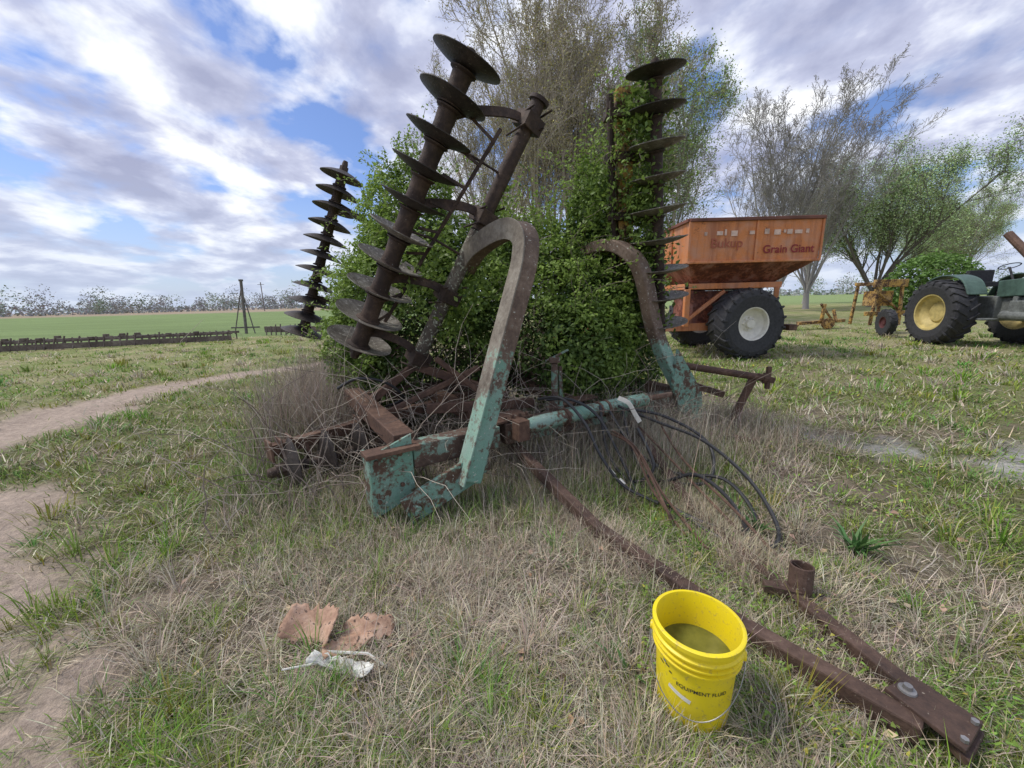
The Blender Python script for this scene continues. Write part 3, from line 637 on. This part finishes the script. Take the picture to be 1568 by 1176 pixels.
for i in range(25):
    t=math.pi*i/24; side=Vector((math.cos(ca+math.pi/2),math.sin(ca+math.pi/2),0)); fr=Vector((math.cos(ca),math.sin(ca),0))
    pts.append(bx+side*R_*math.cos(t)+fr*(R_*math.sin(t)*1.0)+Vector((0,0,.292-.19*math.sin(t))))
mb.tube(pts,.0022,6); pk(mb.obj('bail_handle',plain('wire',(.3,.3,.3),.4,.2,20,.7),None,0,True))
mb=MB()
for s_ in(1,-1): mb.lathe([(.001,.012),(.016,.012),(.018,0)],bx+side*.156*s_+Vector((0,0,.292)),side*s_,16)
pk(mb.obj('handle_ears',Mby,None,0,True))
Bk.scale=(.90,.90,.93); Bk.location=(.617,1.145,0)

# ------------------------------------------------------------------ debris
def shard(name,c,w_,h_,rot,curl,pitch,mat,seed,th=.004):
    r=random.Random(seed); nx,ny=16,10; vs=[]
    top=[.5+r.uniform(-.16,.10) for _ in range(nx+1)]; bot=[-.5+r.uniform(-.08,.16) for _ in range(nx+1)]
    for j in range(ny+1):
        for i in range(nx+1):
            u=i/nx-.5; v_=bot[i]+(top[i]-bot[i])*j/ny
            vs.append((u*w_+r.uniform(-1,1)*.003,v_*h_,curl*(u*u*4-.3)*w_+.01*math.sin(7*u+5*v_)))
    mb=MB(); mb.add(vs,[(j*(nx+1)+i,j*(nx+1)+i+1,(j+1)*(nx+1)+i+1,(j+1)*(nx+1)+i) for j in range(ny) for i in range(nx)])
    o=mb.obj(name,mat,None,0,True); o.location=c; o.rotation_euler=(pitch,0,rot); m=o.modifiers.new('s','SOLIDIFY'); m.thickness=th; return o
M_card=rustmat('wet_cardboard',(.22,.12,.08),(.50,.32,.22),(.70,.52,.40),rough=.9,speck=((.12,.08,.06),.62)); M_bark=plain('bark_white',(.6,.6,.55),.8,.4,15)
shard('cardboard_scrap',(-.90,1.47,.08),.24,.15,-.2,.25,.75,M_card,3,.006); shard('cardboard_scrap',(-.66,1.46,.06),.22,.11,.25,-.18,.45,M_card,5,.006); 
shard('cardboard_scrap',(-.72,1.40,.05),.20,.08,.5,.1,.2,M_card,8); shard('plastic_scrap',(-.70,1.30,.045),.28,.05,-.25,.2,.5,M_bark,9)
mb=MB(); mb.tube([(-.80,1.36,.05),(-.62,1.345,.05),(-.53,1.30,.03)],.006,6); mb.tube([(-.95,1.30,.03),(-.7,1.33,.05)],.004,6); mb.obj('stick',M_bark)

# ------------------------------------------------------------------ wheels
def wheel(parent,name,c,ax,R,wd,rimR,mt,mr,lugs=20,dish=.3):
    ax=Vector(ax).normalized(); c=Vector(c); h=wd/2
    mb=MB(); pr=[(rimR,-h*.8),(rimR*1.06,-h*.95),(R*.78,-h*1.05),(R*.91,-h*.98),(R*.955,-h*.75),(R*.965,0),(R*.955,h*.75),(R*.91,h*.98),(R*.78,h*1.05),(rimR*1.06,h*.95),(rimR,h*.8)]
    mb.lathe(pr,c,ax,48); a=ax.orthogonal().normalized(); b_=ax.cross(a)
    for s in(-1,1):
        for i in range(lugs):
            t=2*math.pi*(i+(.5 if s>0 else 0))/lugs; t2=t+.20
            e0=a*math.cos(t)+b_*math.sin(t); e1=a*math.cos(t2)+b_*math.sin(t2)
            mb.beam(c+e0*R*.975+ax*s*.02,c+e1*R*.945+ax*s*h*.98,R*.055,R*.075,side=e0.cross(ax))
            mb.beam(c+e1*R*.95+ax*s*h*.95,c+e1*R*.84+ax*s*h*1.06,R*.05,R*.05)
    o=mb.obj(name+'_tyre',mt,None,.006); o.parent=parent; o.matrix_parent_inverse=Matrix.Translation(-Vector(parent.location))
    mb=MB(); mb.lathe([(rimR*1.04,h*.93),(rimR*.97,h*.90),(rimR*.93,h*.55),(rimR*.80,h*.45),(rimR*.5,h*dish),(rimR*.28,h*(dish+.1)),(rimR*.26,h*(dish+.35)),(.001,h*(dish+.35))],c,ax,36)
    mb.lathe([(rimR*1.04,-h*.93),(rimR*.93,-h*.55),(rimR*.5,-h*dish),(.001,-h*dish)],c,ax,36)
    for i in range(8):
        t=2*math.pi*i/8; e=a*math.cos(t)+b_*math.sin(t); mb.lathe([(.001,.03),(.018,.03),(.018,-.02)],c+e*rimR*.38+ax*h*(dish+.08),ax,6)
    o=mb.obj(name+'_rim',mr,None,0,True); o.parent=parent; o.matrix_parent_inverse=Matrix.Translation(-Vector(parent.location))
# ------------------------------------------------------------------ grain cart
G=empty('grain_cart',(5.3,10.1,0))
def PG(mb,name,mat,bevel=.01,smooth=False):
    o=mb.obj(name,mat,None,bevel,smooth); o.parent=G; o.matrix_parent_inverse=Matrix.Translation((-5.3,-10.1,0)); return o
x0,x1,y0,y1=3.92,6.82,8.95,11.5
def frust(mb,b,t,z0,z1,th=0):
    (ax0,ax1,ay0,ay1),(bx0,bx1,by0,by1)=b,t
    mb.add([(ax0,ay0,z0),(ax1,ay0,z0),(ax1,ay1,z0),(ax0,ay1,z0),(bx0,by0,z1),(bx1,by0,z1),(bx1,by1,z1),(bx0,by1,z1)],[(0,1,5,4),(1,2,6,5),(2,3,7,6),(3,0,4,7),(3,2,1,0)])
mb=MB(); frust(mb,(x0+.03,x1-.03,y0+.02,y1-.03),(x0,x1,y0,y1),2.16,3.02)
PG(mb,'upper_box',M_orange)
mb=MB()
for (xa,ya,xb,yb) in((x0,y0,x1,y0),(x1,y0,x1,y1),(x1,y1,x0,y1),(x0,y1,x0,y0)): mb.beam((xa,ya,3.04),(xb,yb,3.04),.10,.07)
PG(mb,'top_rim',plain('rim_rust',(.16,.06,.04),.7,.4,3))
mb=MB(); 
for xx in(x0+.01,(x0+x1)/2+.02,x1-.01): mb.box((xx,y0-.012,2.58),(.05,.03,.86))
mb.box(((x0+x1)/2,y0-.01,2.16),(x1-x0,.06,.05))
for yy in(y0+.9,y0+1.8): mb.box((x0-.0,yy,2.58),(.04,.05,.84))
PG(mb,'side_ribs',M_orange)
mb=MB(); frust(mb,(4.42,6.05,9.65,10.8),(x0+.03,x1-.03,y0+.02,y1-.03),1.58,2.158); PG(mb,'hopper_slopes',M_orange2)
mb=MB(); mb.beam((4.05,9.35,1.66),(6.3,9.35,1.66),.10,.13); mb.beam((4.05,10.9,1.66),(6.3,10.9,1.66),.10,.13)
mb.beam((4.1,9.3,1.66),(4.1,10.95,1.66),.10,.13); mb.beam((4.12,9.32,1.6),(4.12,9.32,.75),.12,.12); mb.beam((4.12,10.9,1.6),(4.12,10.9,.75),.12,.12)
mb.beam((3.2,9.5,.72),(6.4,9.5,.72),.14,.18); mb.beam((3.2,10.7,.72),(6.4,10.7,.72),.14,.18); mb.beam((6.2,9.32,1.6),(6.3,9.5,.8),.1,.1)
mb.beam((6.3,9.4,.72),(6.3,10.8,.72),.12,.14); mb.beam((3.25,9.4,.72),(3.25,10.8,.72),.12,.14); mb.beam((3.2,9.6,.72),(.9,10.1,.5),.14,.16); mb.beam((3.2,10.6,.72),(.9,10.1,.5),.14,.16)
mb.beam((4.1,9.33,.85),(5.0,9.35,1.55),.08,.08); PG(mb,'chassis',M_orange)
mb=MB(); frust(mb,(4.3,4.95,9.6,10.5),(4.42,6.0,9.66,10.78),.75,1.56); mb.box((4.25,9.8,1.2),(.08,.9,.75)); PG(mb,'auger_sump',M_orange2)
mb=MB(); mb.tube([(5.42,9.1,.8),(5.42,11.5,.8)],.08,10); mb.beam((6.2,9.5,.66),(6.75,9.45,.62),.10,.08); mb.box((6.68,9.45,.66),(.2,.3,.14)); PG(mb,'axle',M_rust)
wheel(G,'near',(5.42,9.12,.80),(.12,-1,0),.80,.62,.36,M_black,M_white,20)
wheel(G,'far',(5.42,11.55,.80),(0,1,0),.80,.60,.38,M_black,M_white,20)
def cartt(s,size,x,z,mat,name,off):
    o=textmesh(s,size,name,mat,off); 
    for v in o.data.vertices: v.co=Vector((x+v.co.x,y0-.008,z+v.co.y))
    o.parent=G; o.matrix_parent_inverse=Matrix.Translation((-5.3,-10.1,0))
cartt('Grain Giant',.235,6.11,2.40,M_red,'lettering',.012); cartt('Bukup',.28,4.75,2.55,plain('faint_text',(.38,.10,.05),.6,.2,6),'faded_lettering',.006)
mb=MB()
rr_=random.Random(4); xx=4.25
while xx<6.55:
    ww=rr_.uniform(.03,.16); 
    if rr_.random()<.75: mb.box((xx+ww/2,y0-.003,2.76+rr_.uniform(-.02,.02)),(ww,.012,rr_.uniform(.06,.14)))
    xx+=ww+rr_.uniform(.02,.12)
PG(mb,'worn_stencil',M_pale,0)

# ------------------------------------------------------------------ tractor
T=empty('tractor',(12.3,10.0,0))
def PT(mb,name,mat,bevel=.02,smooth=False):
    o=mb.obj(name,mat,None,bevel,smooth); o.parent=T; o.matrix_parent_inverse=Matrix.Translation((-12.3,-10.0,0)); return o
wheel(T,'rear_left',(11.30,10.5,.85),(-1,-.05,0),.85,.50,.46,M_black,M_yrim,22,-.2)
wheel(T,'rear_right',(13.3,10.6,.85),(1,.05,0),.85,.50,.46,M_black,M_yrim,22,-.2)
wheel(T,'front_left',(11.85,7.9,.42),(-1,-.05,0),.42,.24,.22,M_black,M_yrim,14)
wheel(T,'front_right',(12.85,7.9,.42),(1,.05,0),.42,.24,.22,M_black,M_yrim,14)
mb=MB(); mb.sweep(catmull([(12.3,9.9,1.42),(12.3,9.2,1.46),(12.3,8.3,1.42),(12.3,7.75,1.36)],4),.62,.40,V(1,0,0)); 
for s in(-1,1): mb.sweep(catmull([(12.3+s*.8,11.3,1.25),(12.3+s*.8,11.0,1.68),(12.3+s*.8,10.5,1.80),(12.3+s*.8,10.0,1.66),(12.3+s*.8,9.75,1.3)],5),.42,.04,V(1,0,0))
PT(mb,'hood_and_fenders',M_tgreen)
mb=MB(); mb.box((12.3,8.9,.95),(.45,2.1,.55)); mb.box((12.3,10.4,.95),(.7,1.2,.6)); mb.tube([(11.4,10.5,.85),(13.2,10.5,.85)],.13,12); mb.tube([(11.9,7.9,.45),(12.8,7.9,.45)],.05,8)
mb.box((12.3,7.72,1.05),(.55,.08,.7)); mb.box((11.93,9.1,1.0),(.18,.5,.3)); mb.tube([(11.9,8.8,.8),(11.9,9.5,.8)],.12,10); mb.box((11.7,9.75,.7),(.35,.4,.05))
for k in range(5): mb.box((12.05,8.3+.28*k,1.12),(.12,.12,.25))
PT(mb,'engine_block',M_grey)
mb=MB(); mb.box((12.3,10.6,1.55),(.55,.5,.12)); mb.box((12.3,10.85,1.75),(.55,.1,.35)); mb.tube([(12.3,9.9,1.55),(12.3,10.1,1.95)],.025,8); mb.lathe([(.17,0),(.2,.015),(.17,.03)],(12.3,10.1,1.96),(0,.4,1),20,True); PT(mb,'seat_and_steering',M_black)
mb=MB(); mb.tube([(12.15,8.8,1.6),(12.15,8.8,2.35)],.045,10); mb.tube([(12.45,9.1,1.6),(12.45,9.1,2.0)],.06,10); mb.tube([(12.2,10.2,2.75),(12.3,9.6,2.1)],.09,10); mb.beam((12.3,9.6,2.1),(12.3,9.5,1.5),.06,.06); PT(mb,'exhaust_stack',M_rust,0)
T.rotation_euler=(0,0,math.radians(-12)); T.location=(12.4,9.95,0)

# yellow implement left of tractor and small mower frame
I=MB(); bx_,by_=12.9,13.6
for dx in(-.5,.5):
    for dy in(0,.8): I.beam((bx_+dx,by_+dy,.3),(bx_+dx*.8,by_+dy,1.75),.08,.08)
I.beam((bx_-.55,by_,1.7),(bx_+.55,by_,1.7),.12,.25); I.beam((bx_-.5,by_+.8,1.7),(bx_+.5,by_+.8,1.7),.1,.12); I.beam((bx_-.7,by_,.7),(bx_+.9,by_+.1,.7),.14,.14); I.beam((bx_-.5,by_,1.5),(bx_+.5,by_+.1,.8),.06,.06); I.box((bx_,by_+.4,1.2),(.6,.5,.5))
yi=empty('yellow_implement',(bx_,by_,0)); o=I.obj('frame',M_yel,yi,.01); o.matrix_parent_inverse=Matrix.Translation((-bx_,-by_,0))
wheel(yi,'gauge',(12.30,12.9,.44),(-1,.3,0),.44,.22,.18,M_black,plain('dull_red',(.10,.03,.03),.6),14)
I=MB(); bx_,by_=12.6,16.0
I.beam((bx_-.9,by_,.25),(bx_+1.2,by_+.4,.3),.25,.12); I.beam((bx_,by_,.3),(bx_+.05,by_,1.0),.10,.10); I.beam((bx_-.1,by_,1.0),(bx_+.7,by_+.3,.3),.07,.07); I.beam((bx_+.6,by_,.3),(bx_+.6,by_+.2,.75),.09,.09); I.beam((bx_-.9,by_,.25),(bx_-1.3,by_-.4,.12),.08,.08)
I.lathe([(.001,-.06),(.22,-.06),(.22,.06),(.001,.06)],(bx_+.2,by_-.1,.22),(-.3,-1,0),18)
I.obj('yellow_mower_frame',M_yel,None,.01)

# ------------------------------------------------------------------ tine harrow, posts, pole at left
M_iron=rustmat('old_iron',(.06,.045,.038),(.13,.10,.085),(.24,.20,.17),sc_=.4)
mb=MB(); a=V(-20.5,14.8,0); b=V(-12.6,17.9,0); d=(b-a)
mb.beam(a+V(0,0,.34),b+V(0,0,.34),.08,.09); a2=a+V(-.3,.9,0); b2=b+V(-.3,.9,0); mb.beam(a2+V(0,0,.34),b2+V(0,0,.34),.10,.10); mb.beam(a+V(0,-.1,.14),b+V(0,-.1,.14),.06,.22)
for i in range(34):
    p=a+d*((i+random.uniform(-.2,.2))/33.5); h_=random.uniform(.38,.56); q=a2+d*(i/33.5); mb.beam(p+V(0,0,h_),p+V(random.uniform(-.1,.1),-.15,.02),.045,.045); mb.beam(q+V(0,0,.42),q,.04,.04)
    if i%4==0: mb.beam(p+V(0,0,.36),q+V(0,0,.36),.06,.06)
    if i%2==0: mb.box(p+V(.1,0,h_-.04),(.16,.12,.10))
mb.obj('tine_harrow',M_iron,None,.004)
mb=MB(); mb.beam((-13,21,.3),(-9.5,20,.3),.12,.3); 
for i in range(12): mb.beam((-12.9+.3*i,20.95-.08*i,random.uniform(.4,.6)),(-12.85+.3*i,20.8-.08*i,0),.05,.05)
mb.beam((-11.5,20.3,.1),(-10.2,20.6,.7),.06,.06); mb.obj('tine_harrow',M_iron,None,.004)
mb=MB(); mb.tube([(-15.1,22.6,0),(-15.0,22.7,2.9)],.075,8); mb.tube([(-15.75,22.6,0),(-15.05,22.7,2.55)],.03,8); mb.tube([(-14.6,22.6,0),(-14.98,22.7,2.0)],.03,8); mb.beam((-15.9,22.6,.35),(-14.3,22.6,.35),.08,.08); mb.box((-15,22.7,2.95),(.16,.16,.10))
mb.obj('wooden_post',plain('old_wood',(.15,.13,.12),.9,.4,6),None,0)
mb=MB(); mb.tube([(-92,150,0),(-92,150,10.5)],.16,8); mb.beam((-93.2,150,9.7),(-90.8,150,9.7),.15,.15); mb.obj('utility_pole',plain('pole_wood',(.2,.18,.17),.9,.2),None,0)

# ------------------------------------------------------------------ trees
def make_tree(name,seed,H,r0,nlead,spread,leafn,leafc,leafs,bark=(.17,.15,.13),droop=0.0,n1=10,n2=7,n3=5,trunk=.1,jit=.1,rmin=.009):
    R=random.Random(seed); mb=MB(); pts_leaf=[]
    def rd(s): return Vector((R.gauss(0,s),R.gauss(0,s),R.gauss(0,s)))
    def br(p,d,L,r,lev):
        n=(8,5,4,3,2)[lev]; pts=[p.copy()]; rs=[r]; dirs=[d.copy()]
        for i in range(n):
            d=(d+rd((.07,.12,.17,.22,.25)[lev])+Vector((0,0,(.04,.13,.14,.08,.0)[lev]-droop))).normalized(); p=p+d*(L/n); pts.append(p.copy()); rs.append(max(r*(1-.85*(i+1)/n),rmin)); dirs.append(d.copy())
        mb.tube(pts,rs,(7,5,3,3,3)[lev],False)
        if lev>=3: pts_leaf.extend([tuple(q) for q in pts[1:]])
        if lev==4: return
        nc=(n1,n2,n3,3)[lev]
        for c in range(nc):
            t=(.18 if lev==0 else .15)+(.82)*(c+R.random())/nc; t=min(t,.98); k=min(int(t*n),n-1); f=t*n-k
            q=pts[k].lerp(pts[k+1],f); dd=dirs[k+1]; o=dd.orthogonal().normalized(); o.rotate(Matrix.Rotation(R.uniform(0,6.28),3,dd))
            an=R.uniform(.35,.85) if lev<2 else R.uniform(.35,1.0)
            cd=(dd*math.cos(an)+o*math.sin(an)).normalized()
            cl=L*(.48 if lev==0 else .55)*(1.1-.65*t)*R.uniform(.7,1.25)
            br(q,cd,cl,max(rs[k]*.5,rmin),lev+1)
    p=Vector((0,0,-.1)); top=Vector((R.gauss(0,.15),R.gauss(0,.15),H*trunk)); mb.tube([p,p.lerp(top,.2)+Vector((0,0,0)),top],[r0*1.35,r0*1.05,r0*.95],9,False)
    for i in range(nlead):
        th=6.28*(i+R.random()*.6)/nlead; an=R.uniform(.2,1)*spread; d=Vector((math.cos(th)*math.sin(an),math.sin(th)*math.sin(an),math.cos(an)))
        br(top-Vector((0,0,.15)),d,H*(1-trunk)*R.uniform(.78,1.0)*(1-.15*an),r0*R.uniform(.4,.6),0)
    co=np.array(mb.v); f=mb.f; tr=np.array([(q[0],q[1],q[2]) for q in f if len(q)==4]+[(q[0],q[2],q[3]) for q in f if len(q)==4])
    bc=np.array(bark)*(1+.35*(fbm(co[:,2]*2+co[:,0]*5,co[:,1]*5,2,2)-.5))[:,None]
    prt=[(co,tr,bc)]
    if leafn:
        Lp=np.array(pts_leaf); idx=rng.integers(0,len(Lp),leafn); Pq=Lp[idx]+rng.normal(0,jit,(leafn,3))
        cl=vary(np.array(leafc),leafn,.25); prt.append(leafquads(Pq,np.array([0,0,.4]),rng.uniform(.6,1.3,leafn)*leafs,cl,.6,.1))
    me=trimesh(name,*joinp(prt),M_tree,link=False); return me
def put(name,me,loc,rot=0,s=1,sz=None):
    o=bpy.data.objects.new(name,me); COL.objects.link(o); o.location=loc; o.rotation_euler=(0,0,rot); o.scale=(s,s,sz or s); return o
BK=(.38,.335,.28)
mA=make_tree('budding_tree',11,16.5,.24,7,.36,20000,(.46,.44,.21),.085,BK,n1=11,jit=.12)
mB=make_tree('budding_tree_b',12,17.5,.23,7,.32,20000,(.46,.43,.20),.085,BK,n1=11,jit=.12)
mC=make_tree('willow_tree',13,13,.20,6,.36,38000,(.35,.46,.20),.10,(.34,.31,.26),jit=.2)
mD=make_tree('bare_tree',14,19,.30,8,.42,6000,(.38,.37,.26),.10,(.34,.32,.31),n1=11,n2=7,rmin=.012)
mE=make_tree('willow_tree_b',15,13,.30,8,.80,66000,(.38,.50,.24),.12,(.17,.15,.13),jit=.38,n1=11)
put('budding_tree',mA,(-.6,24,0),.3,.84); put('budding_tree',mB,(2.4,23.5,0),1.2,1.0); put('budding_tree',mA,(5.6,24,0),2.2,1.0); put('willow_tree',mC,(9.0,24.5,0),.4,1.05)
put('budding_tree',mB,(4.0,26.5,0),3.9,1.05)
put('bare_tree',mD,(22.6,34,0),3.4,.88); put('bare_tree',mD,(27.5,37,0),2.9,.78); put('willow_tree',mE,(34.5,38,0),.8,1.12,1.05); put('willow_tree',mC,(47,42,0),2.0,.85)
put('willow_tree',mE,(52,50,0),3.0,.9); put('bare_tree',mD,(42,57,0),4.0,.75)

# round shrub behind tractor
n=9000; d=rng.normal(size=(n,3)); d/=np.linalg.norm(d,axis=1)[:,None]; cl=fbm(np.arctan2(d[:,1],d[:,0])*4,d[:,2]*5,3,3); P=np.array([27.2,26.0,1.7])+d*np.array([2.1,2.1,1.9])*(.75+.45*cl+rng.normal(0,.05,n))[:,None]
P[:,2]=np.maximum(P[:,2],.05)
trimesh('shrub',*leafquads(P,d*.6+np.array([0,0,.4]),rng.uniform(.12,.26,n),np.clip(np.array([.13,.23,.05])*(.5+cl[:,None])*(1+rng.normal(0,.15,(n,1))),.01,.5),.6,.1),M_leaf)

# far tree line, greyed and paled to put distance haze into its colour
prt=[]; th=np.concatenate([rng.uniform(-1.0,-.30,85),rng.uniform(-.30,1.0,80)])
for t in th:
    D=rng.uniform(230,330); hx,hy=D*math.sin(t),D*math.cos(t); hh=rng.uniform(6,13)*(1.3 if rng.random()<.15 else .95); wd=hh*rng.uniform(.35,.6); n=int(160)
    d=rng.normal(size=(n,3)); d/=np.linalg.norm(d,axis=1)[:,None]; rr=rng.random(n)**.5
    P=np.array([hx,hy,hh*.52])+d*np.array([wd,wd,hh*.48])*rr[:,None]
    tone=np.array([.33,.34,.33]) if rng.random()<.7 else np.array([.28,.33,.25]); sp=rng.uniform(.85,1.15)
    prt.append(leafquads(P,np.array([0,0,.3]),rng.uniform(.5,1.3,n),vary(tone*sp,n,.12),.5,.1))
n=9000; t=rng.uniform(-1.15,1.15,n); D=rng.uniform(300,360,n); hgt=(1.5+4.5*fbm(t*60,t*0,8,3))*rng.random(n)
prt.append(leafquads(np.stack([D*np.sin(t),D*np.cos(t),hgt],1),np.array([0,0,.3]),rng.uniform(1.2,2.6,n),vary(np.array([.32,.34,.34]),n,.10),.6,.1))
trimesh('distant_tree_line',*joinp(prt),M_tree)
print('done')
